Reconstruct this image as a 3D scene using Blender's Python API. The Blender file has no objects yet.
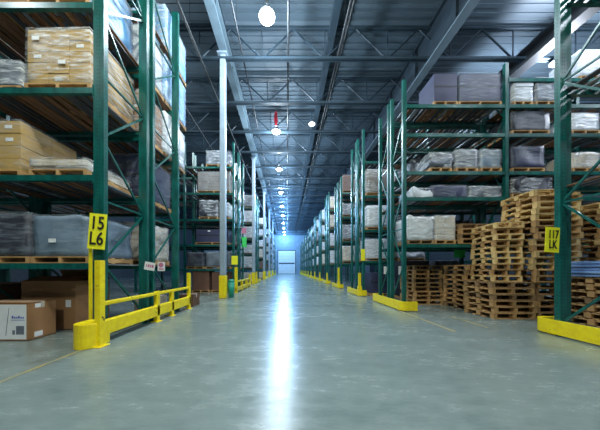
import bpy, bmesh, math, random
from mathutils import Vector, Matrix
random.seed(7)
scene = bpy.context.scene
COL = scene.collection
R = math.radians

# ------------------------------------------------------------------ materials
def new_mat(name):
    m = bpy.data.materials.new(name); m.use_nodes = True
    nt = m.node_tree
    return m, nt, nt.nodes['Principled BSDF']

def mat(name, col, rough=.5, metal=0, var=.15, scale=4, stretch=(1,1,1), bump=0, bscale=None, spec=.5, col2=None, coat=0):
    m, nt, b = new_mat(name)
    N, L = nt.nodes, nt.links
    tc = N.new('ShaderNodeTexCoord'); mp = N.new('ShaderNodeMapping'); mp.inputs['Scale'].default_value = stretch
    L.new(tc.outputs['Object'], mp.inputs['Vector'])
    nz = N.new('ShaderNodeTexNoise'); nz.inputs['Scale'].default_value = scale; nz.inputs['Detail'].default_value = 5
    L.new(mp.outputs[0], nz.inputs['Vector'])
    cr = N.new('ShaderNodeValToRGB')
    c2 = col2 or tuple(min(1, c*(1+var)) for c in col)
    c1 = col if col2 else tuple(c*(1-var) for c in col)
    cr.color_ramp.elements[0].position = .35; cr.color_ramp.elements[1].position = .65
    cr.color_ramp.elements[0].color = (*c1, 1); cr.color_ramp.elements[1].color = (*c2, 1)
    L.new(nz.outputs['Fac'], cr.inputs[0]); L.new(cr.outputs[0], b.inputs['Base Color'])
    b.inputs['Roughness'].default_value = rough; b.inputs['Metallic'].default_value = metal
    b.inputs['Specular IOR Level'].default_value = spec
    b.inputs['Coat Weight'].default_value = coat; b.inputs['Coat Roughness'].default_value = .15
    if bump:
        n2 = N.new('ShaderNodeTexNoise'); n2.inputs['Scale'].default_value = bscale or scale*3; n2.inputs['Detail'].default_value = 4
        L.new(mp.outputs[0], n2.inputs['Vector'])
        bp = N.new('ShaderNodeBump'); bp.inputs['Strength'].default_value = bump; bp.inputs['Distance'].default_value = .03
        L.new(n2.outputs['Fac'], bp.inputs['Height']); L.new(bp.outputs[0], b.inputs['Normal'])
    return m

def emit(name, col, s):
    m, nt, b = new_mat(name)
    b.inputs['Base Color'].default_value = (*col, 1)
    b.inputs['Emission Color'].default_value = (*col, 1); b.inputs['Emission Strength'].default_value = s
    return m

def wrap_mat(name, tint, lo, hi):
    """clear stretch film: glossy, milky where it is folded over itself"""
    m, nt, b = new_mat(name)
    N, L = nt.nodes, nt.links
    tc = N.new('ShaderNodeTexCoord'); mp = N.new('ShaderNodeMapping'); mp.inputs['Scale'].default_value = (1.2, 1.2, 7)
    mp.inputs['Rotation'].default_value = (.12, .1, 0)
    L.new(tc.outputs['Object'], mp.inputs['Vector'])
    nz = N.new('ShaderNodeTexNoise'); nz.inputs['Scale'].default_value = 2.2; nz.inputs['Detail'].default_value = 6
    nz.inputs['Distortion'].default_value = .8
    L.new(mp.outputs[0], nz.inputs['Vector'])
    mr = N.new('ShaderNodeMapRange'); mr.inputs['From Min'].default_value = .4; mr.inputs['From Max'].default_value = .68
    mr.inputs['To Min'].default_value = lo; mr.inputs['To Max'].default_value = hi
    L.new(nz.outputs['Fac'], mr.inputs['Value']); L.new(mr.outputs[0], b.inputs['Alpha'])
    b.inputs['Base Color'].default_value = (*tint, 1); b.inputs['Roughness'].default_value = .22
    bp = N.new('ShaderNodeBump'); bp.inputs['Strength'].default_value = .7; bp.inputs['Distance'].default_value = .04
    L.new(nz.outputs['Fac'], bp.inputs['Height']); L.new(bp.outputs[0], b.inputs['Normal'])
    return m

M = {}
M['green'] = mat('rack_green_paint', (.003, .092, .08), .32, var=.3, scale=3, stretch=(3,3,1))
M['green_dark'] = mat('rack_dark_green_paint', (.006, .085, .075), .45, var=.3, scale=3)
M['slot'] = mat('post_slot', (.01, .02, .02), .8)
M['yellow'] = mat('safety_yellow_paint', (.9, .74, .008), .4, scale=9, col2=(.8, .6, .008), bump=.15)
def worn_yellow():
    m = M['yellow']; nt = m.node_tree; N, L = nt.nodes, nt.links; b = N['Principled BSDF']
    old = b.inputs['Base Color'].links[0].from_socket
    tc = [n for n in N if n.type == 'TEX_COORD'][0]
    nz = N.new('ShaderNodeTexNoise'); nz.inputs['Scale'].default_value = 14; nz.inputs['Detail'].default_value = 8
    L.new(tc.outputs['Object'], nz.inputs['Vector'])
    cr = N.new('ShaderNodeValToRGB'); cr.color_ramp.elements[0].position = .66; cr.color_ramp.elements[1].position = .72
    L.new(nz.outputs['Fac'], cr.inputs[0])
    mx = N.new('ShaderNodeMix'); mx.data_type = 'RGBA'
    L.new(cr.outputs[0], mx.inputs[0]); L.new(old, mx.inputs[6]); mx.inputs[7].default_value = (.09, .07, .03, 1)
    L.new(mx.outputs[2], b.inputs['Base Color'])
worn_yellow()
M['sign_yellow'] = mat('sign_yellow', (.9, .86, .02), .5, var=.04)
M['black'] = mat('black_ink', (.01, .01, .01), .6)
M['white_card'] = mat('white_card', (.75, .78, .8), .5, var=.05)
M['pink'] = mat('pink_print', (.55, .18, .3), .5)
M['blueprint'] = mat('blue_print', (.05, .1, .45), .5)
M['red'] = mat('red_plastic', (.5, .01, .03), .4)
M['hi_green'] = mat('bright_green_card', (.05, .7, .15), .5)
M['wood'] = mat('pallet_wood', (.36, .2, .08), .75, scale=3, stretch=(1,1,1), col2=(.56, .35, .15), bump=.2)
M['wood_pale'] = mat('pallet_pale_wood', (.62, .42, .17), .75, scale=3, col2=(.78, .57, .27), bump=.2)
M['wood_dark'] = mat('pallet_dark_wood', (.22, .13, .06), .8, scale=3, col2=(.34, .22, .11), bump=.2)
M['deck_brown'] = mat('deck_rust_brown', (.12, .055, .028), .75, scale=2, stretch=(6,.5,1), col2=(.24, .12, .06))
M['deck_dark'] = mat('deck_dark_steel', (.03, .035, .045), .55, scale=2, stretch=(6,.5,1), col2=(.08, .075, .08))
M['deck_grey'] = mat('deck_galvanised', (.3, .34, .38), .4, metal=.6)
M['carton'] = mat('carton_brown', (.32, .17, .075), .7, var=.12, scale=1.5)
M['carton_dark'] = mat('carton_dark_brown', (.14, .07, .045), .75, var=.15, scale=1.5)
M['carton_yellow'] = mat('carton_yellow_brown', (.43, .28, .085), .6, var=.12, scale=1.5)
M['carton_grey'] = mat('carton_grey', (.2, .185, .17), .65, var=.2, scale=2)
M['goods_white'] = mat('goods_white', (.55, .6, .66), .45, var=.15, scale=3, bump=.5, bscale=5)
M['goods_grey'] = mat('goods_grey', (.11, .135, .17), .5, var=.3, scale=3, bump=.4, bscale=5)
M['goods_blue'] = mat('goods_blue', (.13, .36, .68), .45, scale=2.5, col2=(.35, .58, .82), bump=.4, bscale=5)
M['goods_dark'] = mat('goods_dark', (.03, .034, .05), .5, var=.35, scale=2, bump=.3, bscale=5)
M['goods_purple'] = mat('goods_purple_grey', (.03, .036, .085), .55, var=.2, scale=1.5, bump=.2)
M['goods_bluegrey'] = mat('goods_blue_grey', (.16, .23, .31), .45, var=.2, scale=2, bump=.3, bscale=5)
M['goods_beige'] = mat('goods_beige', (.55, .5, .42), .6, var=.15, scale=3, bump=.2)
M['wrap'] = wrap_mat('stretch_film', (.8, .86, .92), .03, .6)
M['wrap_heavy'] = wrap_mat('heavy_stretch_film', (.82, .88, .94), .45, 1)
M['wrap_thin'] = wrap_mat('thin_stretch_film', (.5, .6, .7), .02, .25)
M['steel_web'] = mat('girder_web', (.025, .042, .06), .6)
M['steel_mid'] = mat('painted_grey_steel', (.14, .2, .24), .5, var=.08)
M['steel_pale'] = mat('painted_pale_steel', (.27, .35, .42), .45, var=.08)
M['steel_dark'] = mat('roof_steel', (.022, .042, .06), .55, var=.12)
M['steel_black'] = mat('dark_pipe', (.02, .025, .03), .5)
M['alu'] = mat('lamp_housing', (.5, .55, .6), .3, metal=.8)
M['blue_plastic'] = mat('folded_blue_sheet', (.12, .25, .55), .5, scale=3, stretch=(1,1,12), col2=(.25, .4, .7), bump=.5)
M['bin_green'] = mat('green_plastic', (.01, .28, .2), .4)
M['lens'] = emit('lamp_lens', (.85, .93, 1), 60)
M['lens_off_glow'] = emit('small_lamp_lens', (.9, .95, 1), 3)  # glow added to the lens of an unlit dome lamp

# floor: polished concrete
def floor_mat():
    m, nt, b = new_mat('polished_concrete'); N, L = nt.nodes, nt.links
    tc = N.new('ShaderNodeTexCoord'); mp = N.new('ShaderNodeMapping'); mp.inputs['Scale'].default_value = (.45, 1.3, 1); mp.inputs['Rotation'].default_value = (0, 0, .35); L.new(tc.outputs['Object'], mp.inputs['Vector'])
    n1 = N.new('ShaderNodeTexNoise'); n1.inputs['Scale'].default_value = .9; n1.inputs['Detail'].default_value = 9; n1.inputs['Roughness'].default_value = .65
    n2 = N.new('ShaderNodeTexNoise'); n2.inputs['Scale'].default_value = 7; n2.inputs['Detail'].default_value = 8; n2.inputs['Roughness'].default_value = .7
    L.new(mp.outputs[0], n1.inputs['Vector']); L.new(mp.outputs[0], n2.inputs['Vector'])
    mx = N.new('ShaderNodeMath'); mx.operation = 'MULTIPLY_ADD'; mx.inputs[1].default_value = .5
    L.new(n2.outputs['Fac'], mx.inputs[0])
    ml = N.new('ShaderNodeMath'); ml.operation = 'MULTIPLY'; ml.inputs[1].default_value = .5
    L.new(n1.outputs['Fac'], ml.inputs[0]); L.new(ml.outputs[0], mx.inputs[2])
    cr = N.new('ShaderNodeValToRGB'); e = cr.color_ramp.elements
    e[0].position = .3; e[0].color = (.11, .155, .155, 1); e[1].position = .7; e[1].color = (.26, .315, .295, 1)
    L.new(mx.outputs[0], cr.inputs[0]); L.new(cr.outputs[0], b.inputs['Base Color'])
    mr = N.new('ShaderNodeMapRange'); mr.inputs['From Min'].default_value = .35; mr.inputs['From Max'].default_value = .65
    mr.inputs['To Min'].default_value = .15; mr.inputs['To Max'].default_value = .33
    L.new(mx.outputs[0], mr.inputs['Value']); L.new(mr.outputs[0], b.inputs['Roughness'])
    bp = N.new('ShaderNodeBump'); bp.inputs['Strength'].default_value = .12; bp.inputs['Distance'].default_value = .02
    L.new(n2.outputs['Fac'], bp.inputs['Height']); L.new(bp.outputs[0], b.inputs['Normal'])
    b.inputs['Specular IOR Level'].default_value = .6
    return m
M['floor'] = floor_mat()
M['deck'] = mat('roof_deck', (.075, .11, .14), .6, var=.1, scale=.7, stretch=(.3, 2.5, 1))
M['wall_dark'] = mat('dark_wall', (.03, .04, .05), .8)  # coloured dark to stand in for the unlit depth behind the racks
M['wall'] = mat('painted_wall', (.22, .34, .45), .6, var=.1, scale=1)
M['wall_white'] = mat('white_wall_panel', (.8, .88, .92), .5, var=.04, scale=1)

# ------------------------------------------------------------------ mesh helpers
class MB:
    def __init__(s): s.bm = bmesh.new()
    def box(s, x0, x1, y0, y1, z0, z1, mi=0):
        vs = [s.bm.verts.new(p) for p in [(x0,y0,z0),(x1,y0,z0),(x1,y1,z0),(x0,y1,z0),(x0,y0,z1),(x1,y0,z1),(x1,y1,z1),(x0,y1,z1)]]
        for f in [(0,3,2,1),(4,5,6,7),(0,1,5,4),(1,2,6,5),(2,3,7,6),(3,0,4,7)]:
            fc = s.bm.faces.new([vs[i] for i in f]); fc.material_index = mi
        return vs
    def bar(s, a, b, w=.04, h=None, mi=0):
        a, b = Vector(a), Vector(b); d = b-a; h = h or w
        if d.length < 1e-6: return
        q = d.to_track_quat('Z', 'Y').to_matrix().to_4x4(); q.translation = a
        n = len(s.bm.verts); vs = s.box(-w/2, w/2, -h/2, h/2, 0, d.length, mi)
        for v in vs: v.co = q @ v.co
    def tube(s, a, b, r, n=12, r2=None, mi=0, caps=True):
        a, b = Vector(a), Vector(b); d = b-a; r2 = r if r2 is None else r2
        q = d.to_track_quat('Z', 'Y').to_matrix()
        A = [s.bm.verts.new(a + q @ Vector((r*math.cos(t), r*math.sin(t), 0))) for t in [2*math.pi*i/n for i in range(n)]]
        B = [s.bm.verts.new(b + q @ Vector((r2*math.cos(t), r2*math.sin(t), 0))) for t in [2*math.pi*i/n for i in range(n)]]
        for i in range(n):
            f = s.bm.faces.new([A[i], A[(i+1)%n], B[(i+1)%n], B[i]]); f.smooth = True; f.material_index = mi
        if caps:
            s.bm.faces.new(A[::-1]).material_index = mi; s.bm.faces.new(B).material_index = mi
    def quad(s, pts, mi=0):
        s.bm.faces.new([s.bm.verts.new(p) for p in pts]).material_index = mi
    def poly_prism(s, pts, z0, z1, mi=0):
        A = [s.bm.verts.new((x, y, z0)) for x, y in pts]; B = [s.bm.verts.new((x, y, z1)) for x, y in pts]
        n = len(pts)
        for i in range(n): s.bm.faces.new([A[i], A[(i+1)%n], B[(i+1)%n], B[i]]).material_index = mi
        s.bm.faces.new(A[::-1]).material_index = mi; s.bm.faces.new(B).material_index = mi
        bmesh.ops.recalc_face_normals(s.bm, faces=s.bm.faces[:])
    def build(s, name, mats, parent=None, bevel=0, loc=None):
        me = bpy.data.meshes.new(name); s.bm.to_mesh(me); s.bm.free()
        for m in (mats if isinstance(mats, (list, tuple)) else [mats]): me.materials.append(m)
        return link(name, me, parent, bevel, loc)

def link(name, me, parent=None, bevel=0, loc=None):
    o = bpy.data.objects.new(name, me); COL.objects.link(o)
    if parent: o.parent = parent
    if loc: o.location = loc
    if bevel:
        md = o.modifiers.new('bevel', 'BEVEL'); md.width = bevel; md.segments = 2; md.limit_method = 'ANGLE'
    return o

def thing(name, label, cat, loc=(0,0,0), rz=0, group=None):
    o = bpy.data.objects.new(name, None); COL.objects.link(o); o.empty_display_size = .1
    o.location = loc; o.rotation_euler = (0, 0, rz); o['label'] = label; o['category'] = cat
    if group: o['group'] = group
    return o
def tag(o, label=None, cat=None, group=None, kind=None):
    if label: o['label'] = label
    if cat: o['category'] = cat
    if group: o['group'] = group
    if kind: o['kind'] = kind
    return o

ORD = ['lowest', 'second', 'third', 'fourth', 'fifth', 'sixth', 'seventh', 'eighth', 'ninth', 'tenth', 'eleventh', 'twelfth',
       'thirteenth', 'fourteenth', 'fifteenth', 'sixteenth', 'seventeenth', 'eighteenth', 'nineteenth', 'twentieth', 'twenty-first', 'twenty-second']

# ------------------------------------------------------------------ setting
b = MB(); b.box(-24, 24, -8, 59, -.2, 0); tag(b.build('floor', M['floor']), kind='structure')
HD = 12.6
ceil = thing('ceiling', 'dark corrugated metal roof deck carried on steel joists', 'ceiling'); ceil['kind'] = 'structure'; del ceil['category']
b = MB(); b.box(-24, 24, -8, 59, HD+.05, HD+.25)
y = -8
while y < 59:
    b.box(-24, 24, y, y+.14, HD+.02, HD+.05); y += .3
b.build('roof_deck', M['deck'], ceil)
# joists running across the building
def joist(yj, zb=11.05, zt=12.45):
    b = MB()
    for z in (zb, zt):
        b.box(-23.9, 23.9, yj-.09, yj-.02, z-.05, z+.05); b.box(-23.9, 23.9, yj+.02, yj+.09, z-.05, z+.05)
    x = -22.9; k = 0
    while x < 22.9:
        b.bar((x, yj, zb if k % 2 else zt), (x+1.45, yj, zt if k % 2 else zb), .05)
        if k % 2: b.bar((x, yj, zb), (x, yj, zt), .035)
        x += 1.45; k += 1
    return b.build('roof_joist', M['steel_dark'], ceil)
yj = -3.0
while yj < 57:
    joist(yj); yj += 2.45
# girders running down the building
def girder(x, zb, zt, w, m, name='roof_girder', stiff=True):
    b = MB()
    b.box(x-.03, x+.03, -7.9, 57.9, zb, zt); b.box(x-w/2, x+w/2, -7.9, 57.9, zb-.04, zb+.04); b.box(x-w/2, x+w/2, -7.9, 57.9, zt-.04, zt+.04)
    if stiff:
        y = -7
        while y < 57:
            b.box(x-w*.45, x+w*.45, y, y+.03, zb, zt); y += 2.45
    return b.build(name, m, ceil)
girder(-2.9, 11.32, 11.9, .36, M['steel_mid'])
b = MB(); b.box(-2.98, -2.82, -7.9, 57.9, 11.9, 12.55); b.build('roof_girder', M['steel_dark'], ceil)
girder(6.65, 10.95, 12.5, .34, M['steel_web'])
b = MB(); b.box(6.46, 6.84, -7.9, 57.9, 10.86, 10.91); b.build('girder_flange', M['steel_mid'], ceil)
girder(11.0, 10.7, 11.3, .5, M['steel_black'], stiff=False)
for x, z, r in ((-3.95, 11.0, .05), (-6.0, 10.9, .05), (-2.05, 11.2, .035), (.05, 11.3, .05), (2.35, 11.2, .05), (2.65, 11.9, .05)):
    b = MB(); b.tube((x, -7.9, z), (x, 57.9, z), r, 8)
    y = -6.6
    while y < 57:
        b.bar((x, y, z), (x, y, 12.5), .012); y += 4.9
    b.build('ceiling_pipe', M['steel_black'], ceil)
b = MB(); b.box(1.95, 2.25, -7.9, 57.9, 12.2, 12.5); b.build('cable_tray', M['steel_dark'], ceil)

def struct(name, b, m):
    return tag(b.build(name, m), kind='structure')
b = MB(); b.box(-24.2, -24, -8, 59, 0, HD); struct('wall_left', b, M['wall_dark'])
b = MB(); b.box(24, 24.2, -8, 59, 0, HD); struct('wall_right', b, M['wall_dark'])
b = MB(); b.box(-24, 24, -8.2, -8, 0, HD); struct('wall_back', b, M['wall_dark'])
b = MB(); b.box(-24, 24, 58, 58.2, 0, HD)
x = -6
while x < 6: b.box(x, x+.12, 57.94, 58, 6.0, 12.4); x += .6
struct('wall_front', b, M['wall'])
# far end: white dock door in the end wall
d = thing('door_1', 'white sectional dock door in the far end wall', 'door', (-.1, 57.9, 0)); d['kind'] = 'structure'
b = MB()
for k in range(8): b.box(-2.45, 2.45, -.05, .03, .05+k*.82, .05+k*.82+.80)
b.build('door_panel', M['wall_white'], d, .01)
b = MB(); b.box(-2.6, -2.45, -.1, .05, 0, 6.8); b.box(2.45, 2.6, -.1, .05, 0, 6.8); b.box(-2.6, 2.6, -.1, .05, 6.62, 6.8)
b.build('door_frame', M['steel_dark'], d)
b = MB(); b.box(-2.28, 2.28, -.09, -.05, 2.8, 3.15); b.build('bumper_rail', M['steel_dark'], d)

# painted floor lines
def line(n, pts, w):
    b = MB()
    for (a, c) in zip(pts, pts[1:]):
        dx, dy = c[0]-a[0], c[1]-a[1]; l = math.hypot(dx, dy); nx, ny = -dy/l*w/2, dx/l*w/2
        b.quad([(a[0]-nx, a[1]-ny, .003), (c[0]-nx, c[1]-ny, .003), (c[0]+nx, c[1]+ny, .003), (a[0]+nx, a[1]+ny, .003)][::-1])
    bmesh.ops.recalc_face_normals(b.bm, faces=b.bm.faces[:])
    return struct('trim_%d' % n, b, M['line'])
M['line'] = mat('worn_floor_line', (.45, .36, .11), .5, scale=6, col2=(.3, .29, .18))
line(1, [(-3.42, -2), (-3.42, 3.45)], .05)
line(2, [(3.62, 4.3), (3.62, 6.5)], .07)
line(3, [(4.62, 4.6), (4.66, 5.7)], .07)

# columns
def column(y, which):
    t = thing('steel_column', which, 'column', (-2.97, y, 0), group='pale steel columns along the aisle')
    b = MB(); b.box(-.13, .13, -.13, .13, 1.05, 11.28); b.build('shaft', M['steel_pale'], t, .04)
    b = MB(); b.box(-.155, .155, -.155, .155, 0, 1.05); b.build('yellow_sleeve', M['yellow'], t, .03)
    b = MB(); b.box(-.22, .22, -.22, .22, 11.2, 11.28); b.build('cap_plate', M['steel_pale'], t)
column(9.3, 'pale steel column with yellow painted foot, nearest on the left of the aisle')
column(17.8, 'second pale steel column down the left side of the aisle')
column(25.9, 'third pale steel column down the left side of the aisle')
column(33.5, 'fourth pale steel column down the left side, small in the distance')
column(41.1, 'furthest visible pale steel column down the left side')

# ------------------------------------------------------------------ racks
def post_mesh(b, x, y, h, w=.11, d=.09, face=1, slots=False):
    """open channel upright: web toward the pallet face, flanges behind"""
    b.box(x-w/2, x+w/2, y-d/2, y-d/2+.012, .015, h); b.box(x-w/2, x-w/2+.012, y-d/2+.012, y+d/2, .015, h)
    b.box(x+w/2-.012, x+w/2, y-d/2+.012, y+d/2, .015, h); b.box(x-w/2+.012, x-w/2+.035, y+d/2-.012, y+d/2, .015, h)
    b.box(x+w/2-.035, x+w/2-.012, y+d/2-.012, y+d/2, .015, h)
    b.box(x-w/2-.03, x+w/2+.03, y-d/2-.03, y+d/2+.03, 0, .015)
    if slots:
        z = .2
        while z < h-.05:
            for dx in (-.025, .025): b.box(x+dx-.005, x+dx+.005, y-d/2-.002, y-d/2+.001, z, z+.022, 1)
            sx = x-w/2 if face < 0 else x+w/2
            b.box(sx-.002, sx+.002, y-.006, y+.006, z, z+.022, 1)
            z += .075

def rack_row(label, side, xe, frames, bays, levels, h, near=False, braced=None, deckm=('deck_brown','deck_dark'), hs=None, name='pallet_rack', skip=(), pw=.11, extra={}):
    """side -1/+1: row runs away from the aisle in that direction. frames = [(y0,y1),..]"""
    t = thing(name, label, 'rack', (xe, frames[0][0], 0), group='green pallet rack rows')
    X = [0]
    for wv in bays: X.append(X[-1]+side*wv)
    Y0 = frames[0][0]
    gm = [M['green'], M['slot']]
    for i, x in enumerate(X):
        for (y0, y1) in frames:
            hh = (hs[i] if hs else h)
            for y in (y0+.045, y1-.045):
                b = MB(); post_mesh(b, x, y-Y0, hh, w=pw, slots=near and i == 0, face=-side); b.build('post', gm, t)
            # bracing
            z = .25; k = 0; step = 1.22 if near else 1.25
            if i < 2 and (near or i == 0):
                a, c = y0-Y0+.06, y1-Y0-.06
                while z+step < hh:
                    b = MB(); b.bar((x, a, z) if k % 2 else (x, c, z), (x, c, z+step) if k % 2 else (x, a, z+step), .035)
                    b.build('brace', M['green'] if near else M['green_dark'], t)
                    if k % 2 == 0 and near:
                        b = MB(); b.bar((x, a, z), (x, c, z), .035); b.build('brace', M['green'], t)
                    z += step; k += 1
        if len(frames) > 1 and i == 0:
            for zz in (1.2, 4.0, 6.6):
                if zz < h:
                    b = MB(); b.box(x-.03, x+.03, frames[0][1]-Y0, frames[1][0]-Y0, zz, zz+.06); b.build('row_spacer', M['green_dark'], t)
    for j in range(len(bays)):
        xa, xb = sorted((X[j], X[j+1])); xa += pw/2; xb -= pw/2
        for fi, (y0, y1) in enumerate(frames):
            for lz in list(levels)+extra.get(j, []):
                for y in (y0+.0, y1-.05):
                    b = MB(); b.box(xa, xb, y-Y0, y-Y0+.05, lz-.11, lz)
                    b.box(xa, xb, y-Y0+.05 if y == y0 else y-Y0-.02, y-Y0+.07 if y == y0 else y-Y0, lz-.11, lz-.03)
                    b.box(xa, xa+.012, y-Y0-.012, y-Y0+.062, lz-.16, lz+.05); b.box(xb-.012, xb, y-Y0-.012, y-Y0+.062, lz-.16, lz+.05)
                    b.build('beam', M['green'], t)
                # shelf of boards running front to back
                b = MB(); x = xa+.02
                rr = random.Random(int(lz*100)+j*7+fi+int(Y0*10))
                while x < xb-.05:
                    wv = rr.choice((.09, .12, .14)); mi = rr.choice((0, 0, 0, 1, 1, 2) if near else (0, 1, 1))
                    b.box(x, min(x+wv, xb), y0-Y0+.05, y1-Y0-.05, lz-.03, lz-.005, mi); x += wv+rr.choice((.02, .05, .09))
                b.build('shelf_boards', [M[deckm[0]], M[deckm[1]], M['deck_grey']], t)
    return t

LV1 = [1.46, 3.15, 4.82, 6.45, 8.1]
rack_row('tall green pallet rack at left foreground with yellow aisle number sign', -1, -3.6, [(3.82, 5.08), (5.22, 6.5)], [2.75, 2.75], LV1, 9.6, near=True, pw=.2)
LV2 = [2.17, 3.70, 4.55, 5.79, 6.74]
R2T = rack_row('green pallet rack behind the wooden pallet stacks on the right', 1, 3.85, [(6.54, 7.38), (7.5, 8.3)], [3.35, 3.4, 3.4], LV2, 7.2, near=True, hs=[7.55, 8.1, 8.1, 8.1], extra={1: [7.6]}, deckm=('deck_dark', 'deck_brown'))
R1T = rack_row('green upright frames at the right edge with yellow sign, closest on that side', 1, 5.57, [(2.95, 4.12)], [2.9, 2.9], [3.05, 5.0, 6.85, 8.6], 9.8, near=True, pw=.13, deckm=('deck_dark', 'deck_brown'))

b = MB(); post_mesh(b, .2, 1.2, 9.8, w=.13); b.build('post', [M['green_dark'], M['slot']], R1T)
nth = ['second', 'third', 'fourth', 'fifth', 'sixth', 'seventh', 'eighth', 'ninth', 'tenth', 'eleventh', 'twelfth', 'thirteenth', 'fourteenth', 'fifteenth', 'sixteenth']
LVL = [1.35, 2.75, 4.2, 5.7, 7.2]
left_rows = []
for i in range(7):
    y = 11.4+7.6*i*(1 if i < 1 else 1)
    if y > 56: break
    fr = [(y, y+1.15), (y+1.35, y+2.5)]
    rack_row('%s green pallet rack from the camera on the left side of the aisle' % nth[i], -1, -3.05, fr, [2.8] if i else [2.8, 2.8], LVL, 8.6)
    left_rows.append(y)
right_rows = []
LVR = [1.75, 3.3, 5.0, 6.7]
for i in range(12):
    y = 9.92+4.05*i
    if y > 55: break
    fr = [(y, y+.85), (y+1.0, y+1.8)]
    rack_row('%s green pallet rack from the camera on the right side of the aisle' % nth[i+1], 1, 3.8, fr, [3.2] if i else [3.2, 3.2], LVR, 7.8 if i % 2 else 8.3, deckm=('deck_dark', 'deck_brown'))
    right_rows.append(y)

# ------------------------------------------------------------------ pallets
PW, PD, PH = 1.12, .92, .145
def pallet_parts(w=PW, d=PD, h=PH, jit=0):
    rr = random.Random(jit)
    top = MB(); n = 7; bw = .095
    for i in range(n):
        y = -d/2 + (d-bw)*i/(n-1); dx = rr.uniform(-.012, .012)
        top.box(-w/2+dx, w/2+dx, y, y+bw, h-.02, h)
    st = []
    for x in (-w/2, -.045, w/2-.09):
        q = MB()   # board on three blocks
        q.box(x, x+.09, -d/2, d/2, h-.036, h-.02)
        for yy in (-d/2, -.06, d/2-.12): q.box(x+.003, x+.087, yy+.003, yy+.117, .02, h-.036)
        st.append(q)
    bot = MB()
    for i in range(4):
        y = -d/2 + (d-bw)*i/3; bot.box(-w/2, w/2, y, y+bw, 0, .02)
    return top, st, bot
PROTO = {}
for key, mm in (('mid', 'wood'), ('pale', 'wood_pale'), ('dark', 'wood_dark')):
    top, st, bot = pallet_parts(jit=len(key))
    def me(b, n):
        m_ = bpy.data.meshes.new(n); b.bm.to_mesh(m_); b.bm.free(); m_.materials.append(M[mm]); return m_
    PROTO[key] = [('top_deck', me(top, 'top_deck'))]+[('stringer', me(s, 'stringer')) for s in st]+[('bottom_deck', me(bot, 'bottom_deck'))]
def pallet(x, y, z, rz, key, label, group):
    t = thing('wooden_pallet', label, 'pallet', (x, y, z), rz, group)
    for n, m_ in PROTO[key]: link(n, m_, t)
    return t
PITCH = .148
def stack(x, y, z, rz, n, phrase, keys, short, sc=1.0, sx=1.0):
    for k in range(n):
        r = random.Random(int(x*100)+k*13)
        o = 'topmost' if k == n-1 else ORD[k]
        t = pallet(x+r.uniform(-.03, .03), y+r.uniform(-.03, .03), z+k*PITCH*sc, rz+R(r.uniform(-2.2, 2.2)), r.choice(keys),
               '%s wooden pallet%s in %s' % (o, '' if k in (0, n-1) else ' up', phrase), short)
        t.scale = (sx, 1, sc)
SC = 1.12
stack(5.38, 8.05-.0, 0, R(0), 9, 'the leftmost floor stack right beside the rack end post', ('mid', 'mid', 'dark'), 'pallets in the leftmost floor stack', SC)
stack(6.38, 6.98-.0, 0, R(2), 9, 'the shoulder-high stack second from the left', ('mid', 'mid', 'dark'), 'pallets in the second floor stack', SC)
stack(6.15, 5.86, 0, R(-1), 6, 'the low front stack under the narrow pale stack', ('mid', 'mid', 'dark'), 'pallets in the low front stack', SC)
stack(7.32, 5.86, 0, R(2), 6, 'the low stack carrying the tallest stack', ('dark', 'mid'), 'pallets in the low base stack', SC)
stack(6.23, 6.0, 6*PITCH*SC+.005, R(-10), 10, 'the narrow pale stack set on the low stack', ('pale', 'pale', 'mid'), 'pallets in the narrow pale stack', SC, .6)
stack(7.22, 5.76, 6*PITCH*SC+.005, R(-4), 15, 'the tallest stack left of the yellow sign', ('mid', 'pale', 'mid'), 'pallets in the tallest stack', SC)
stack(8.9, 5.75, 0, R(1), 19, 'the stack seen through the right end frame', ('mid', 'pale', 'mid'), 'pallets in the stack behind the right frame', SC)
stack(7.75, 4.75, 0, R(0), 7, 'the stack under the folded blue sheets', ('dark', 'mid'), 'pallets under the blue sheets', SC)
stack(6.2, 7.0, 2.175, R(3), 4, 'the short stack lying on the lowest shelf', ('dark', 'dark', 'mid'), 'pallets on the lowest right shelf', SC)

t = thing('folded_sheets', 'pile of folded blue plastic sheets on a pallet stack at right edge', 'sheets', (7.62, 4.72, 7*PITCH*SC+.004))
for k in range(5):
    b = MB(); r = random.Random(k); a = r.uniform(-.03, .03)
    b.box(-.52+a, .5+a, -.4, .4, k*.075, k*.075+.07); b.build('folded_sheet', M['blue_plastic'], t, .025)

# ------------------------------------------------------------------ wrapped loads
def soft_box(w, d, h, amp, seed, seg=7):
    bm = bmesh.new(); bmesh.ops.create_cube(bm, size=1)
    bmesh.ops.subdivide_edges(bm, edges=bm.edges[:], cuts=seg, use_grid_fill=True)
    from mathutils import noise
    for v in bm.verts:
        p = Vector((v.co.x*w, v.co.y*d, (v.co.z+.5)*h))
        n = noise.noise_vector(p*2.3+Vector((seed*3.1, seed, -seed)))
        # round the shoulders
        e = (abs(v.co.x)*2)**6+(abs(v.co.y)*2)**6
        top = max(0, v.co.z+.1)
        p.x *= 1-amp*.5*top*e/2; p.y *= 1-amp*.5*top*e/2
        p += n*amp*(.25 if v.co.z < -.45 else 1)*.8
        p.z = max(0.0, p.z)
        v.co = p
    for f in bm.faces: f.smooth = True
    b = MB(); b.bm.free(); b.bm = bm
    return b

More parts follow.
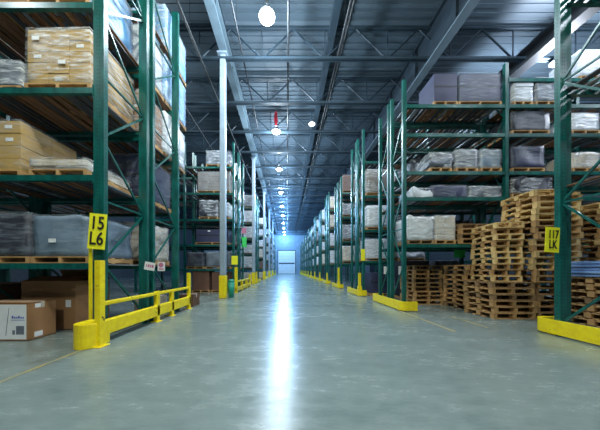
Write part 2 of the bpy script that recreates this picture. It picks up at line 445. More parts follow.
def load(x, y, z, w, d, h, goods, label, wrap=None, group=None, style='carton', tiers=(3, 4), near=False, rz=0, seed=None, pal='mid', stickers=0, name='wrapped_load', cat='wrapped load'):
    """x,y = centre, z = shelf top"""
    seed = seed if seed is not None else random.randint(0, 9999)
    r = random.Random(seed)
    t = thing(name, label, cat, (x, y, z+.004), rz, group)
    ph = 0
    if pal:
        ph = .13
        b = MB()
        for i in range(5):
            yy = -d/2+(d-.09)*i/4; b.box(-w/2, w/2, yy, yy+.09, ph-.02, ph)
        for xx in (-w/2, -.03, w/2-.06): b.box(xx, xx+.06, -d/2, d/2, .02, ph-.02)
        for yy in (-d/2, -.05, d/2-.1): b.box(-w/2, w/2, yy, yy+.1, 0, .02)
        b.build('pallet', M['wood' if pal == 'mid' else 'wood_dark'], t)
    gw, gd = w*.96, d*.96
    if style == 'carton':
        nx, nz = tiers; ny = 2; cw, ch, cd = gw/nx, h/nz, gd/ny
        if near:
            for k in range(nz):
                for i in range(nx):
                    for j in range(ny):
                        b = MB(); b.box(-cw/2+.004, cw/2-.004, -cd/2+.004, cd/2-.004, 0, ch-.006)
                        c = b.build('carton', M[goods], t, .006)
                        c.location = (-gw/2+cw*(i+.5)+r.uniform(-.006, .006), -gd/2+cd*(j+.5)+r.uniform(-.006, .006), ph+k*ch)
                        if r.random() < .35 and j == 0:
                            s = MB(); s.box(-.07, .07, -cd/2-.001, -cd/2+.004, ch*.35, ch*.35+.07); s.build('sticker', M['white_card'], c)
        else:
            b = MB()
            for k in range(nz):
                for i in range(nx):
                    for j in range(ny):
                        a = r.uniform(-.008, .008)
                        b.box(-gw/2+cw*i+.006+a, -gw/2+cw*(i+1)-.006+a, -gd/2+cd*j+.006, -gd/2+cd*(j+1)-.006, ph+k*ch, ph+(k+1)*ch-.008)
            b.build('cartons', M[goods], t)
    elif style == 'soft':
        soft_box(gw, gd, h, .06, seed % 97).build('goods', M[goods], t, loc=(0, 0, ph))
    elif style == 'lumpy':
        soft_box(gw, gd, h, .2, seed % 97, 10).build('goods', M[goods], t, loc=(0, 0, ph))
    elif style == 'box':
        b = MB(); b.box(-gw/2, gw/2, -gd/2, gd/2, ph, ph+h-.02)
        b.build('box_body', M[goods], t, .015)
        b = MB(); b.box(-gw/2+.01, gw/2-.01, -gd/2-.004, gd/2+.004, ph+h*.5, ph+h*.5+.05); b.build('strap', M['black'], t)
    elif style == 'bundle':   # flat layers of sheets
        n = tiers[1]
        b = MB()
        for k in range(n):
            a = r.uniform(-.03, .03); q = r.uniform(-.03, .03)
            b.box(-gw/2+a, gw/2+a, -gd/2+q, gd/2+q, ph+k*h/n, ph+(k+1)*h/n-.012)
        b.build('sheets', M[goods], t, .01)
    if wrap:
        b = soft_box(w*.985, d*.985, h+.02, .012, seed % 89, 6); b.build('stretch_wrap', M[wrap], t, loc=(0, 0, ph+.001))
    for k in range(stickers):
        b = MB(); sx, sz = r.uniform(-w*.35, w*.35), ph+h*r.uniform(.25, .85)
        b.box(sx-.07, sx+.07, -d/2-.012, -d/2-.006, sz, sz+.075); b.build('sticker', M['white_card'], t)
    return t

GL = 'loads on the left foreground rack'
# --- left rack, front frame (y 3.82-5.08), second frame (5.22-6.5)
ya, yb = 4.45, 5.86
load(-4.46, ya, 4.82, 1.28, 1.14, 1.08, 'carton_yellow', 'yellow-brown cartons under silvery film on the third shelf beside the end post', 'wrap', GL, near=True, tiers=(3, 5), stickers=2, seed=3)
load(-5.62, ya, 4.82, .75, 1.05, .5, 'goods_grey', 'low grey wrapped load at the left edge of the third shelf', 'wrap', GL, style='soft', seed=4)
load(-5.7, ya, 3.15, 1.0, 1.1, .98, 'carton_yellow', 'tan carton load at the left edge of the second shelf', 'wrap_thin', GL, near=True, tiers=(2, 4), stickers=1, seed=5)
load(-4.45, ya, 3.15, 1.12, 1.15, .22, 'goods_beige', 'low pile of pale film-wrapped sheets on the second shelf', 'wrap', GL, style='bundle', tiers=(1, 3), seed=6)
load(-4.42, ya, 1.46, 1.12, 1.12, .8, 'goods_bluegrey', 'blue-grey wrapped load behind the yellow number sign', 'wrap_thin', GL, style='soft', seed=7, stickers=1)
load(-5.62, ya, 1.46, 1.18, 1.12, .86, 'goods_dark', 'dark wrapped load at the left end of the first shelf', 'wrap_thin', GL, style='soft', seed=8)
load(-4.45, ya, 6.45, 1.2, 1.15, 1.2, 'goods_blue', 'blue and white wrapped load on the fourth shelf beside the end post', 'wrap', GL, style='soft', seed=9)
load(-5.65, ya, 6.45, 1.1, 1.1, .9, 'carton_dark', 'brown load on the fourth shelf at top left corner', 'wrap_thin', GL, seed=10)
load(-4.36, 5.68, 4.82, 1.15, .85, 1.15, 'carton', 'orange-brown cartons on third shelf, inside the rear frame', 'wrap', GL, near=True, tiers=(3, 4), seed=11)
load(-4.36, 5.68, 6.45, 1.2, .85, 1.2, 'goods_white', 'white wrapped load on fourth shelf of the rear frame', 'wrap', GL, style='soft', seed=12)
load(-4.36, 5.9, 3.15, 1.2, 1.2, 1.12, 'goods_purple', 'dark plum box on second shelf, inside the rear frame', 'wrap_thin', GL, style='box', seed=13)
load(-4.32, yb, 1.46, 1.1, 1.1, 1.0, 'goods_beige', 'beige wrapped load on first shelf, inside the rear frame', 'wrap', GL, style='soft', seed=14)
load(-5.6, yb, 4.82, 1.2, 1.15, 1.0, 'carton_dark', 'dark brown cartons deep in the third shelf', 'wrap_thin', GL, seed=15)
load(-5.5, yb, 1.46, 1.2, 1.15, .9, 'carton_dark', 'dark cartons deep in the first shelf behind the dark load', 'wrap_thin', GL, seed=17)
# blue loads overhanging the back of the rear frame
load(-4.3, 6.8, 6.45, 1.1, 1.28, 1.4, 'goods_blue', 'bright blue wrapped load on fourth shelf overhanging the rear of the left rack', 'wrap', GL, style='soft', seed=18, pal='dark')
load(-4.3, 6.8, 8.1, 1.1, 1.28, 1.3, 'goods_blue', 'bright blue wrapped load on the highest shelf at the rear of the left rack', 'wrap', GL, style='soft', seed=19, pal='dark')
load(-4.3, 6.75, 4.82, 1.1, 1.2, 1.25, 'goods_white', 'crumpled white load on third shelf overhanging the rear of the left rack', 'wrap_heavy', GL, style='lumpy', seed=20, pal='dark')

def carton(x, y, z, w, d, h, label, m='carton', open_top=False, rz=0):
    t = thing('cardboard_carton', label, 'carton', (x, y, z+.003), R(rz))
    b = MB()
    b.box(-w/2, w/2, -d/2, -d/2+.01, 0, h); b.box(-w/2, w/2, d/2-.01, d/2, 0, h); b.box(-w/2, -w/2+.01, -d/2+.01, d/2-.01, 0, h)
    b.box(w/2-.01, w/2, -d/2+.01, d/2-.01, 0, h); b.box(-w/2, w/2, -d/2, d/2, 0, .01)
    if not open_top: b.box(-w/2, w/2, -d/2, d/2, h-.01, h)
    b.build('body', M[m], t)
    if open_top:
        for (a, c) in (((-w/2, -d/2, h), (-w/2-.1, -d/2-.02, h+.12)),):
            pass
        f = MB(); q = [(-w/2, -d/2, h), (w/2, -d/2, h), (w/2+.03, -d/2+.3, h+.10), (-w/2+.03, -d/2+.3, h+.10)]
        f.quad(q); f.quad([(p[0], p[1]+.004, p[2]-.01) for p in q][::-1]); f.build('flap', M[m], t)
        f = MB(); q = [(-w/2, d/2, h), (w/2, d/2, h), (w/2, d/2-.1, h+.25), (-w/2, d/2-.1, h+.25)]
        f.quad(q); f.quad([(p[0], p[1]-.004, p[2]-.01) for p in q][::-1]); f.build('flap', M[m], t)
    else:
        b = MB(); b.box(-w/2-.001, w/2+.001, -.03, .03, h-.005, h+.002); b.box(w/2, w/2+.002, -.03, .03, h-.12, h); b.build('tape', M['goods_beige'], t)
    return t
c = carton(-5.4, 3.97, 0, 1.1, .45, .71, 'brown carton with white printed front on the floor at left edge')
b = MB(); b.box(-.53, .52, -.227, -.2251, .03, .68); b.build('printed_panel', M['white_card'], c)
b = MB(); r = random.Random(2)
for k in range(7):
    for i in range(5):
        if r.random() < .8: b.box(-.5+i*.11, -.5+i*.11+r.uniform(.04, .09), -.229, -.2275, .08+k*.08, .088+k*.08)
b.bar((.14, -.2285, .1), (.2, -.2285, .62), .008, .002)
b.build('printed_lines', M['steel_dark'], c)
b = MB()
for i, ww in enumerate((.05, .035, .04, .035, .04, .04)): b.box(.25+i*.04, .25+i*.04+.028, -.229, -.2275, .42, .45+(.02 if i in (0, 3) else 0))
b.box(.24, .49, -.229, -.2275, .385, .395); b.build('blue_lettering', M['blueprint'], c)
b = MB(); b.box(.33, .48, -.229, -.2275, .12, .28); b.box(.26, .31, -.229, -.2275, .12, .2); b.build('printed_picture', M['goods_grey'], c)
b = MB(); b.box(.5501, .552, -.12, -.02, .6, .68); b.build('shipping_label', M['white_card'], c)
b = MB(); b.box(.5501, .552, -.13, -.0, .04, .14); b.build('shipping_label', M['white_card'], c)
c = carton(-5.3, 4.87, .0, 1.2, .85, 1.08, 'big open brown carton with raised flap behind the printed carton', open_top=True, m='carton')
b = MB(); b.box(.38, .5, -.4262, -.4251, .5, .66); b.build('shipping_label', M['white_card'], c)
carton(-7.02, 4.9, 0, 1.1, 1.0, 1.0, 'dark brown carton on the floor at far left edge', m='carton_dark')
carton(-4.0, 5.9, 0, .55, .6, .55, 'small pale carton standing between the left rack end posts', m='goods_beige')
carton(-3.62, 7.45, 0, .5, .55, .42, 'small brown carton on the floor past the yellow rail end', m='carton_dark')

# --- left second row and beyond
def row_loads(rowlabel, side, xe, yfr, levels, seed, styles, second=False, depth=1.05, group=None, over=.0, wd=1.2):
    r = random.Random(seed)
    lvname = ['floor', 'first shelf', 'second shelf', 'third shelf', 'fourth shelf', 'top shelf']
    for li, lz in enumerate(levels):
        for fi, y in enumerate(yfr):
            for bi in range(2 if second and fi == 0 else 1):
                g, wr, st, cname = r.choice(styles)
                hh = r.uniform(.75, 1.15)
                nm = 'front' if fi == 0 else 'rear'
                pos = 'aisle end' if bi == 0 else 'inner bay half'
                load(xe+side*(.14+wd/2+bi*(wd+.12))-side*over, y, lz, wd, depth, hh if lz > 0 else hh*.9, g,
                     '%s load on %s, %s side, %s of %s' % (cname, lvname[min(li if levels[0] == 0 else li+1, 5)], nm, pos, rowlabel), wr, group, style=st,
                     tiers=(2, 3), seed=r.randint(0, 9999), pal='dark')
WH = [('goods_white', 'wrap_heavy', 'soft', 'white film-wrapped'), ('goods_white', 'wrap', 'carton', 'white carton'), ('goods_grey', 'wrap', 'carton', 'grey wrapped'), ('goods_beige', 'wrap', 'soft', 'pale beige wrapped')]
DK = [('carton_dark', 'wrap_thin', 'carton', 'dark brown carton'), ('goods_grey', 'wrap', 'soft', 'grey wrapped'), ('goods_dark', 'wrap', 'soft', 'dark wrapped'), ('goods_white', 'wrap_heavy', 'soft', 'white wrapped')]
# second left row front: each one described by itself
G2 = 'loads on the second left rack'
y2 = 11.4
load(-3.8, y2+.55, 0, 1.05, 1.0, 1.05, 'carton_dark', 'dark brown carton load on the floor just left of the nearest column', None, G2, tiers=(1, 1), seed=21)
load(-4.95, y2+.55, 0, 1.0, 1.0, 1.15, 'carton_dark', 'dark brown carton load on the floor beside the left rack', None, G2, tiers=(1, 1), seed=22)
load(-3.95, y2+.55, 1.35, 1.45, 1.0, .85, 'goods_grey', 'grey-brown wrapped load on the first shelf left of the column', 'wrap_thin', G2, style='soft', seed=23, stickers=1)
load(-5.26, y2+.55, 1.35, 1.0, 1.0, .8, 'goods_dark', 'dark load on the first shelf partly hidden by blue load', 'wrap_thin', G2, style='soft', seed=24)
load(-4.3, y2+.55, 2.75, 1.9, 1.0, .75, 'goods_purple', 'long dark blue box on the second shelf left of the column', None, G2, style='box', seed=25, stickers=1)
load(-4.5, y2+.55, 4.2, 1.1, 1.0, .95, 'goods_dark', 'dark wrapped load with pale corner on the third shelf', 'wrap', G2, style='soft', seed=26)
load(-3.6, y2+.55, 4.2, .55, 1.0, .8, 'goods_white', 'narrow white wrapped load on the third shelf by the column', 'wrap_heavy', G2, style='soft', seed=27)
load(-4.2, y2+.55, 5.7, 1.9, 1.0, 1.1, 'carton_grey', 'wide load of grey-brown cartons in film on the fourth shelf', 'wrap_thin', G2, tiers=(3, 4), seed=28)
load(-3.95, y2+.55, 7.2, 1.4, 1.0, .8, 'goods_grey', 'translucent grey-white load on the top shelf left of the column', 'wrap', G2, style='lumpy', seed=29)
row_loads('second left rack', -1, -3.05, [y2+1.92], [1.35, 2.75, 4.2, 5.7, 7.2], 30, WH, group=G2)
for i, y in enumerate(left_rows[1:]):
    row_loads('%s left rack' % nth[i+1], -1, -3.05, [y+.57, y+1.92], [0, 1.35, 2.75, 4.2, 5.7, 7.2][(0 if i < 4 else 1):], 40+i, WH+DK[:1], group='loads on the %s left rack' % nth[i+1])

# --- right rack behind the pallets: frames 6.54-7.38, 7.5-8.3
GR = 'loads on the rack behind the pallet stacks'
def rl(px0, px1, y, z, h, goods, label, wrap, style, d=.8, **k):
    x0, x1 = (px0-287)/200*y, (px1-287)/200*y
    return load((x0+x1)/2, y+d/2, z, x1-x0, d, h, goods, label, wrap, GR, style=style, **k)
rl(434, 458, 6.58, 6.74, .95, 'goods_purple', 'dark purple-grey box on the top shelf, left one', None, 'box', seed=51)
rl(459, 502, 6.58, 6.74, .95, 'goods_purple', 'wide purple-grey box in film on the top shelf beside the tall post', 'wrap_thin', 'box', seed=52)
rl(514, 533, 6.58, 6.74, .72, 'goods_white', 'white banded load on top shelf right of the tall post', 'wrap_heavy', 'bundle', tiers=(1, 6), seed=53)
rl(536, 562, 6.58, 6.74, .78, 'goods_grey', 'pale lilac wrapped load on top shelf beside the near post', 'wrap', 'soft', seed=54)
rl(580, 604, 6.6, 7.6, .85, 'goods_white', 'brilliant white wrapped load on the uppermost right shelf', 'wrap_heavy', 'soft', seed=55)
rl(572, 600, 6.58, 5.79, .55, 'goods_white', 'white wrapped load on fourth shelf seen through the near frame', 'wrap_heavy', 'soft', seed=56)
rl(573, 602, 6.58, 4.55, .5, 'goods_beige', 'pinkish pale load on third shelf seen through the near frame', 'wrap', 'soft', seed=57)
rl(430, 452, 6.58, 4.55, .5, 'goods_grey', 'pale wrapped bundle in the left half of the third shelf', 'wrap', 'lumpy', seed=58)
rl(456, 478, 6.58, 4.55, .6, 'goods_grey', 'grey wrapped bundle in the middle of the third shelf', 'wrap', 'soft', seed=59)
rl(481, 502, 6.58, 4.55, .6, 'goods_bluegrey', 'blue-grey wrapped bundle at the right of the third shelf', 'wrap', 'soft', seed=60)
rl(412, 431, 6.58, 3.70, .3, 'goods_white', 'small white lumpy bundle on the second shelf by the end post', 'wrap', 'lumpy', seed=61, pal=None)
rl(432, 468, 6.58, 3.70, .4, 'goods_purple', 'long dark blue wrapped bundle on the second shelf', 'wrap_thin', 'soft', seed=62, pal=None)
rl(470, 502, 6.58, 3.70, .36, 'goods_grey', 'long grey wrapped bundle on the second shelf near the tall post', 'wrap', 'soft', seed=63, pal=None)
rl(512, 553, 6.58, 3.70, .5, 'goods_dark', 'dark film-wrapped load on second shelf above the tallest stack', 'wrap', 'lumpy', seed=64)
rl(512, 545, 6.58, 4.55, .7, 'goods_purple', 'dark blue load on third shelf right of the tall post', 'wrap_thin', 'soft', seed=65)
rl(512, 550, 6.58, 5.79, .6, 'goods_dark', 'dark load on fourth shelf right of the tall post', 'wrap_thin', 'soft', seed=66)
rl(408, 434, 6.58, 2.17, .75, 'goods_white', 'lumpy translucent white bundle on the lowest shelf by the end post', 'wrap_heavy', 'lumpy', seed=67, pal='dark')
rl(435, 456, 6.58, 2.17, .8, 'goods_beige', 'square beige carton stack in film on the lowest shelf', 'wrap', 'carton', tiers=(2, 4), seed=68)
for j, (a, c_) in enumerate(((412, 432), (434, 454), (456, 474))):
    y = 7.55
    where = ('left', 'middle', 'right')[j]
    x0, x1 = (a-287)/200*y, (c_-287)/200*y
    load((x0+x1)/2, y+.38, 2.17, x1-x0, .75, .9, ('goods_dark', 'carton_dark', 'goods_dark')[j], 'dark load at the back of the lowest shelf, %s one' % where, 'wrap_thin', GR, style='soft', seed=70+j)
    load((x0+x1)/2, y+.38, 4.55, x1-x0, .75, .85, ('goods_grey', 'goods_grey', 'goods_white')[j], 'pale load at the back of the third shelf, %s one' % where, 'wrap', GR, style='soft', seed=75+j)
# behind the pallets on the floor: dark crates
for j, (x, m_, lb) in enumerate(((6.9, 'goods_grey', 'grey crate on the floor behind the second pallet stack'), (5.6, 'goods_dark', 'dark crate on the floor behind the leftmost pallet stack'))):
    load(x, 9.0, 0, 1.1, .85, 1.6, m_, lb, None, 'crates behind the pallets', style='box', seed=80+j, name='storage_crate', cat='crate')
# right rows beyond
G3 = 'loads on the third right rack'
y3 = right_rows[0]
load(4.66, y3+.42, 5.0, 1.5, .85, 1.15, 'carton_grey', 'big grey-brown film-wrapped load jutting above the end posts', 'wrap', G3, style='soft', seed=90)
load(6.2, y3+.42, 5.0, 1.3, .85, 1.1, 'goods_grey', 'dull grey load beside the big grey-brown load', 'wrap', G3, style='soft', seed=91)
load(4.6, y3+.42, 3.3, 1.3, .85, 1.05, 'goods_white', 'white wrapped load on second shelf behind the end posts', 'wrap_heavy', G3, style='soft', seed=92)
load(4.6, y3+.42, 1.75, 1.4, .85, .95, 'goods_white', 'pale load on first shelf just left of the yellow-tagged post', 'wrap', G3, style='carton', seed=93)
load(6.2, y3+.42, 1.75, 1.3, .85, .9, 'goods_white', 'pale load on first shelf hidden partly by the end posts', 'wrap', G3, style='lumpy', seed=94)
load(6.2, y3+.42, 3.3, 1.3, .85, 1.0, 'goods_dark', 'dark load on second shelf deeper in the third rack', 'wrap', G3, style='soft', seed=95)
load(4.7, y3+.42, 0, 1.1, .85, 1.05, 'goods_purple', 'dark blue box on the floor behind the right guard', None, G3, style='box', seed=96)
for i, y in enumerate(right_rows[1:]):
    st = WH if i % 3 else WH+DK[:2]
    row_loads('%s right rack' % nth[i+2], 1, 3.8, [y+.42, y+1.4], [1.75, 3.3, 5.0, 6.7], 110+i, st, depth=.82, group='loads on the %s right rack' % nth[i+2], wd=1.25, over=.06)

# ------------------------------------------------------------------ guards
# near left rack end guard
t = thing('rack_end_guard', 'yellow steel guard rail along the end of the left foreground rack', 'guard rail', (-3.33, 3.4, 0))
b = MB(); pts = []
for a in range(0, 181, 20): pts.append((-.2+.2*math.cos(R(-a)) if 0 else -.18+.2*math.cos(R(-a)), .05+.17*math.sin(R(-a))))
pts = [(.06, .3)]+[(-.13+.19*math.cos(R(-a)), .08+.17*math.sin(R(-a))) for a in range(0, 181, 18)]+[(-.32, .3)]
b.poly_prism(pts, 0, .42); b.build('corner_shield', M['yellow'], t, .012)
b = MB(); b.box(-.07, .03, .3, 3.5, .14, .42); b.build('lower_rail', M['yellow'], t, .025)
b = MB(); b.box(-.05, .02, .14, 3.5, .68, .76); b.build('upper_rail', M['yellow'], t, .02)
for y, h in ((.1, 1.5), (1.75, .78), (2.4, .74), (3.42, 1.22)):
    q = .075 if y < .5 else 0
    b = MB(); b.box(-.07+q, .03+q, y-.05, y+.05, 0.0, h); b.box(-.12+q, .08+q, y-.1, y+.1, 0, .012); b.build('post', M['yellow'], t, .01)
b = MB(); b.box(-.4, -.355, .36, .39, 0, 1.8); b.build('post_edge_strip', M['yellow'], t)
b = MB(); b.box(-.02, .0, 3.38, 3.5, 0.42, .44); b.bm.free()

def curb(name_label, x, y0, y1, side, xin, h=.31, post=None, group=None):
    """low yellow channel guard with rounded ends wrapping the row end"""
    t = thing('rack_end_guard', name_label, 'guard rail', (x, y0, 0), group=group)
    L_ = y1-y0; th = .07; rr = .18
    out = [(side*xin, 0)]+[(side*(rr-rr*math.sin(R(a))), rr-rr*math.cos(R(a))) for a in range(0, 91, 15)]+\
          [(side*(rr-rr*math.cos(R(a))), L_-rr+rr*math.sin(R(a))) for a in range(0, 91, 15)]+[(side*xin, L_)]
    inn = [(side*xin, th)]+[(side*(rr-(rr-th)*math.sin(R(a))), rr-(rr-th)*math.cos(R(a))) for a in range(0, 91, 15)]+\
          [(side*(rr-(rr-th)*math.cos(R(a))), L_-rr+(rr-th)*math.sin(R(a))) for a in range(0, 91, 15)]+[(side*xin, L_-th)]
    b = MB(); bm = b.bm; n = len(out)
    V = [[bm.verts.new((p[0], p[1], z)) for p in ring] for ring in (out, inn) for z in (.03, h)]
    o0, o1, i0, i1 = V
    for k in range(n-1):
        bm.faces.new([o0[k], o0[k+1], o1[k+1], o1[k]]); bm.faces.new([i0[k+1], i0[k], i1[k], i1[k+1]])
        bm.faces.new([o1[k], o1[k+1], i1[k+1], i1[k]]); bm.faces.new([o0[k+1], o0[k], i0[k], i0[k+1]])
    for k in (0, n-1): bm.faces.new([o0[k], o1[k], i1[k], i0[k]])
    bmesh.ops.recalc_face_normals(bm, faces=bm.faces[:])
    b.build('curb', M['yellow'], t)
    for yy in (.25, L_-.35):
        b = MB(); b.box(side*.1-.06, side*.1+.06, yy, yy+.12, 0, .06); b.build('foot', M['yellow'], t)
    if post:
        for (py, ph_) in post:
            b = MB(); b.box(side*.11-.06, side*.11+.06, py, py+.1, .0, ph_); b.box(side*.11-.09, side*.11+.09, py-.03, py+.13, 0, .5); b.build('post_protector', M['yellow'], t, .01)
    return t
curb('yellow curb guard wrapping the right rack end in front of pallet stacks', 3.62, 6.3, 8.6, 1, .5)
curb('long yellow curb guard at the right edge of the picture', 5.41, 1.6, 4.42, 1, .5)
gg = 'guards at the ends of distant racks'
for i, y in enumerate(right_rows):
    curb('yellow guard at the end of the %s right rack from the camera' % nth[i+1], 3.52, y-.1, y+1.95, 1, .4, h=.3, post=[(-.02+.15, 1.15)] if i == 0 else [(.15, 1.45)] if i == 1 else [(.15, 1.0)], group=gg)
for i, y in enumerate(left_rows):
    if i == 0:
        t = thing('rack_end_guard', 'yellow double rail guard at the end of the second left rack', 'guard rail', (-2.86, y-.2, 0), group=gg)
        b = MB(); b.box(-.05, .05, 0, 4.2, .08, .32); b.build('lower_rail', M['yellow'], t, .02)
        b = MB(); b.box(-.04, .04, .1, 4.2, .58, .68); b.build('upper_rail', M['yellow'], t, .02)
        for yy, h in ((0.0, 1.45), (1.4, .62), (2.8, .62), (4.1, .95)):
            b = MB(); b.box(-.08, .08, yy, yy+.12, 0, h); b.build('post', M['yellow'], t, .01)
    else:
        curb('yellow guard at the end of the %s left rack from the camera' % nth[i], -2.78, y-.15, y+2.7, -1, .4, h=.32, post=[(.15, 1.1)], group=gg)

# ------------------------------------------------------------------ signs
def text(body, size, parent, loc, rot, m, name='lettering', sx=1):
    cu = bpy.data.curves.new(name, 'FONT'); cu.body = body; cu.size = size; cu.align_x = 'CENTER'; cu.align_y = 'CENTER'; cu.extrude = .002; cu.space_line = .85
    cu.offset = size*.012
    o = bpy.data.objects.new(name, cu); COL.objects.link(o)
    dg = bpy.context.evaluated_depsgraph_get(); me = bpy.data.meshes.new_from_object(o.evaluated_get(dg))
    bpy.data.objects.remove(o); me.materials.clear(); me.materials.append(m)
    o = bpy.data.objects.new(name, me); COL.objects.link(o); o.parent = parent; o.location = loc; o.rotation_euler = rot; o.scale = (sx, 1, 1)
    return o
def sign(x, y, z, w, h, rz, tilt, body, label, bend=.0, tsize=.3, m='sign_yellow', tm='black', cat='sign', name='aisle_sign', sx=.8):
    t = thing(name, label, cat, (x, y, z), rz)
    t.rotation_euler = (0, tilt, rz)
    b = MB(); n = 8
    for i in range(n):
        z0, z1 = -h/2+h*i/n, -h/2+h*(i+1)/n
        f = lambda zz: bend*(zz/h*2)**2*(-1)
        A = [(-w/2, f(z0), z0), (w/2, f(z0), z0), (w/2, f(z1), z1), (-w/2, f(z1), z1)]
        b.quad(A); b.quad([(p[0], p[1]+.006, p[2]) for p in A][::-1])
    for s in (-1, 1):
        b.quad([(s*w/2, 0, -h/2), (s*w/2, .006, -h/2), (s*w/2, .006, h/2), (s*w/2, 0, h/2)])
    b.build('panel', M[m], t)
    if body: text(body, tsize, t, (0, -.012, 0), (R(90), 0, 0), M[tm], sx=sx)
    return t
# local helper: placed on the posts' front faces
sign(-3.53, 3.72, 2.05, .29, .66, R(8), R(4), '15\nL6', 'yellow aisle sign reading 15 over L6 on the left rack post', tsize=.34, sx=.72)
sign(5.27, 3.97, 1.93, .31, .5, R(4), R(3), '117\nLK', 'yellow aisle sign reading 117 over LK on the right rack post', tsize=.235, sx=.66)
t = sign(-3.42, 4.98, 1.42, .26, .2, R(0), R(10), None, 'small tilted white card with dark print on middle left rack post', tsize=.08, m='white_card', tm='steel_dark', sx=.9, name='notice_card', cat='card')
b = MB()
for x_, w_ in ((-.09, .02), (-.045, .04), (.01, .03), (.055, .045)): b.box(x_, x_+w_, -.004, -.0005, -.03, .04)
b.build('print', M['pink'], t)
t = sign(-3.46, 5.5, 1.42, .2, .25, 0, 0, None, 'small white card with purple print inside the left rack end frame', m='white_card', name='notice_card', cat='card')
b = MB(); b.tube((0, -.006, .04), (0, -.0001, .04), .065, 14); b.box(-.07, .07, -.004, -.0005, -.09, -.07); b.box(-.06, .06, -.004, -.0005, -.06, -.045); b.build('print', M['pink'], t)
sign(3.76, 9.895, 2.05, .2, .58, R(0), 0, None, 'yellow aisle tag on the third right rack end post', name='aisle_tag')
sign(-2.98, 11.37, 1.85, .36, .5, R(0), 0, None, 'orange-yellow aisle tag on the second left rack end post', name='aisle_tag')
sign(-2.96, 13.78, 3.2, .35, .7, R(0), 0, None, 'bright green tag on the second left rack end past the column', m='hi_green', name='aisle_tag')
sign(-2.96, 13.78, 4.0, .3, .4, R(0), 0, None, 'pink tag above the bright green tag on left', m='pink', name='aisle_tag')
sign(6.42, 7.48-.04, 1.92, .4, .3, R(0), 0, None, 'small lime green notice above the second pallet stack', m='hi_green', name='notice_card', cat='card')
for k, (x, y, lb) in enumerate(((3.85, 7.98, 'white card low on the rear end post behind the curb guard'), (3.95, 7.1, 'white card low on the middle end post behind the curb guard'))):
    sign(x+.1, y, 1.3, .17, .3, 0, 0, None, lb, m='white_card', name='notice_card', cat='card')

# green bin by the first column
t = thing('waste_bin', 'green plastic bin standing right of the nearest column', 'bin', (-2.66, 9.55, 0))
b = MB(); b.tube((0, 0, 0), (0, 0, .75), .12, 16, .15); b.build('body', M['bin_green'], t)
b = MB(); b.tube((0, 0, .75), (0, 0, .85), .16, 16, .1); b.build('lid', M['bin_green'], t)

# ------------------------------------------------------------------ lamps
LX, LZ = -.75, 10.8
POW = 1050
def lamp(x, y, label, power, col=(.72, .87, 1), big=True, z=LZ, group='high bay lamps over the main aisle'):
    t = thing('high_bay_lamp', label, 'ceiling lamp', (x, y, z), group=group)
    b = MB(); b.tube((0, 0, .02), (0, 0, .3), .3, 24, .12, caps=False); b.tube((0, 0, .025), (0, 0, .305), .29, 24, .11, caps=False); b.build('reflector', M['alu'], t)
    b = MB(); b.tube((0, 0, .3), (0, 0, .55), .1, 16); b.build('ballast_housing', M['alu'], t)
    b = MB(); b.tube((0, 0, .55), (0, 0, 12.55-z), .012, 6); b.build('hanger', M['steel_black'], t)
    bm = bmesh.new(); bmesh.ops.create_uvsphere(bm, u_segments=20, v_segments=10, radius=.2)
    for v in bm.verts: v.co.z *= .6
    for f in bm.faces: f.smooth = True
    b = MB(); b.bm.free(); b.bm = bm; b.build('lens', M['lens'], t)
    l = bpy.data.lights.new('lamp_light', 'POINT'); l.energy = power; l.color = col; l.shadow_soft_size = .3
    o = bpy.data.objects.new('lamp_light', l); COL.objects.link(o); o.parent = t; o.location = (0, 0, -.4)
    return t
ys = [7.5, 13.8, 19.0, 24.8, 30.2, 35.5, 41, 46.5, 51, 55.3]
cols = [(.74, .88, 1)]*2+[(.6, .8, 1)]*2+[(.26, .56, 1)]*6  # far lamps tinted bluer to stand in for the blue distance haze
for i, y in enumerate(ys):
    lamp(LX, y, ['nearest bright high bay lamp over the aisle, top centre', 'second bright high bay lamp below the red streamer'][i] if i < 2 else '%s bright high bay lamp along the aisle' % nth[i-1], POW*(1 if i < 2 else 1.2 if i < 4 else 1.55 if i < 8 else .9), cols[i])
for i, (x, y, p) in enumerate(((-.75, .8, 1), (-.75, -5, .9))):
    lamp(x, y, 'high bay lamp over the aisle %s the viewpoint' % ('just above', 'behind')[i], POW*p*1.45, (.97, 1, .86))
gside = 'high bay lamps over the side aisles'
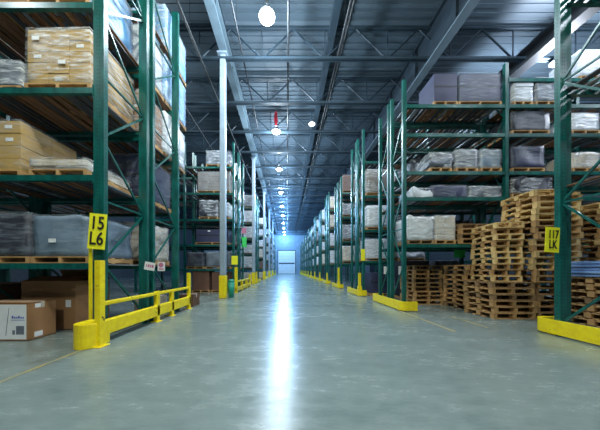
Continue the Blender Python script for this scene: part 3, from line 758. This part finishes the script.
for i, (x, y, p) in enumerate(((9.5, 1.0, .9), (10.0, 5.4, .3), (17, 5.4, 1.3), (12.4, 9.1, 2.0), (-9, 1.0, .3), (-8, 9.1, .55), (14, -3, .7))):
    w = ['right of the viewpoint', 'above the right pallet stacks', 'far to the right', 'behind the right rack', 'left of the viewpoint', 'behind the left foreground rack', 'behind and right of the viewpoint'][i]
    lamp(x, y, 'side aisle high bay lamp hanging %s' % w, POW*p, (.78, .86, 1) if x > 0 else (.85, .95, 1), group=gside)
# small round lamp right of the aisle lamps
t = thing('dome_lamp', 'small white dome lamp hanging right of the aisle lamps', 'ceiling lamp', (1.78, 14.3, 11.7))
b = MB(); b.tube((0, 0, 0), (0, 0, .22), .25, 20, .06); b.build('shade', M['white_card'], t)
b = MB(); b.tube((0, 0, -.06), (0, 0, 0), .16, 16, .22); b.build('lens', M['lens_off_glow'], t)
b = MB(); b.tube((0, 0, .22), (0, 0, 12.55-11.7), .012, 6); b.build('hanger', M['steel_black'], t)
# red streamer
t = thing('red_streamer', 'red hanging streamer above the second aisle lamp', 'streamer', (-.73, 13.2, 10.8))
b = MB(); b.tube((0, 0, .0), (0, 0, .35), .05, 10, .13); b.tube((0, 0, .35), (0, 0, .8), .13, 10, .10); b.tube((0, 0, .8), (0, 0, 1.0), .1, 10, .02); b.build('streamer_body', M['red'], t)
b = MB(); b.tube((0, 0, 1.0), (0, 0, 12.55-10.8), .01, 6); b.build('cord', M['steel_black'], t)

# ------------------------------------------------------------------ world, camera
w = bpy.data.worlds.new('world'); scene.world = w; w.use_nodes = True
w.node_tree.nodes['Background'].inputs[0].default_value = (.25, .45, .7, 1)
w.node_tree.nodes['Background'].inputs[1].default_value = .05
cam = bpy.data.cameras.new('camera'); co = bpy.data.objects.new('camera', cam); COL.objects.link(co)
co.location = (0, 0, 1.35); co.rotation_euler = (R(90), 0, 0)
cam.sensor_width = 36; cam.lens = 12.0; cam.shift_x = 13/600; cam.shift_y = 54/600; cam.clip_end = 200; cam.clip_start = .05
scene.camera = co
vs = scene.view_settings
vs.view_transform = 'Standard'; vs.look = 'None'; vs.exposure = .22; vs.gamma = 1; vs.use_curve_mapping = False
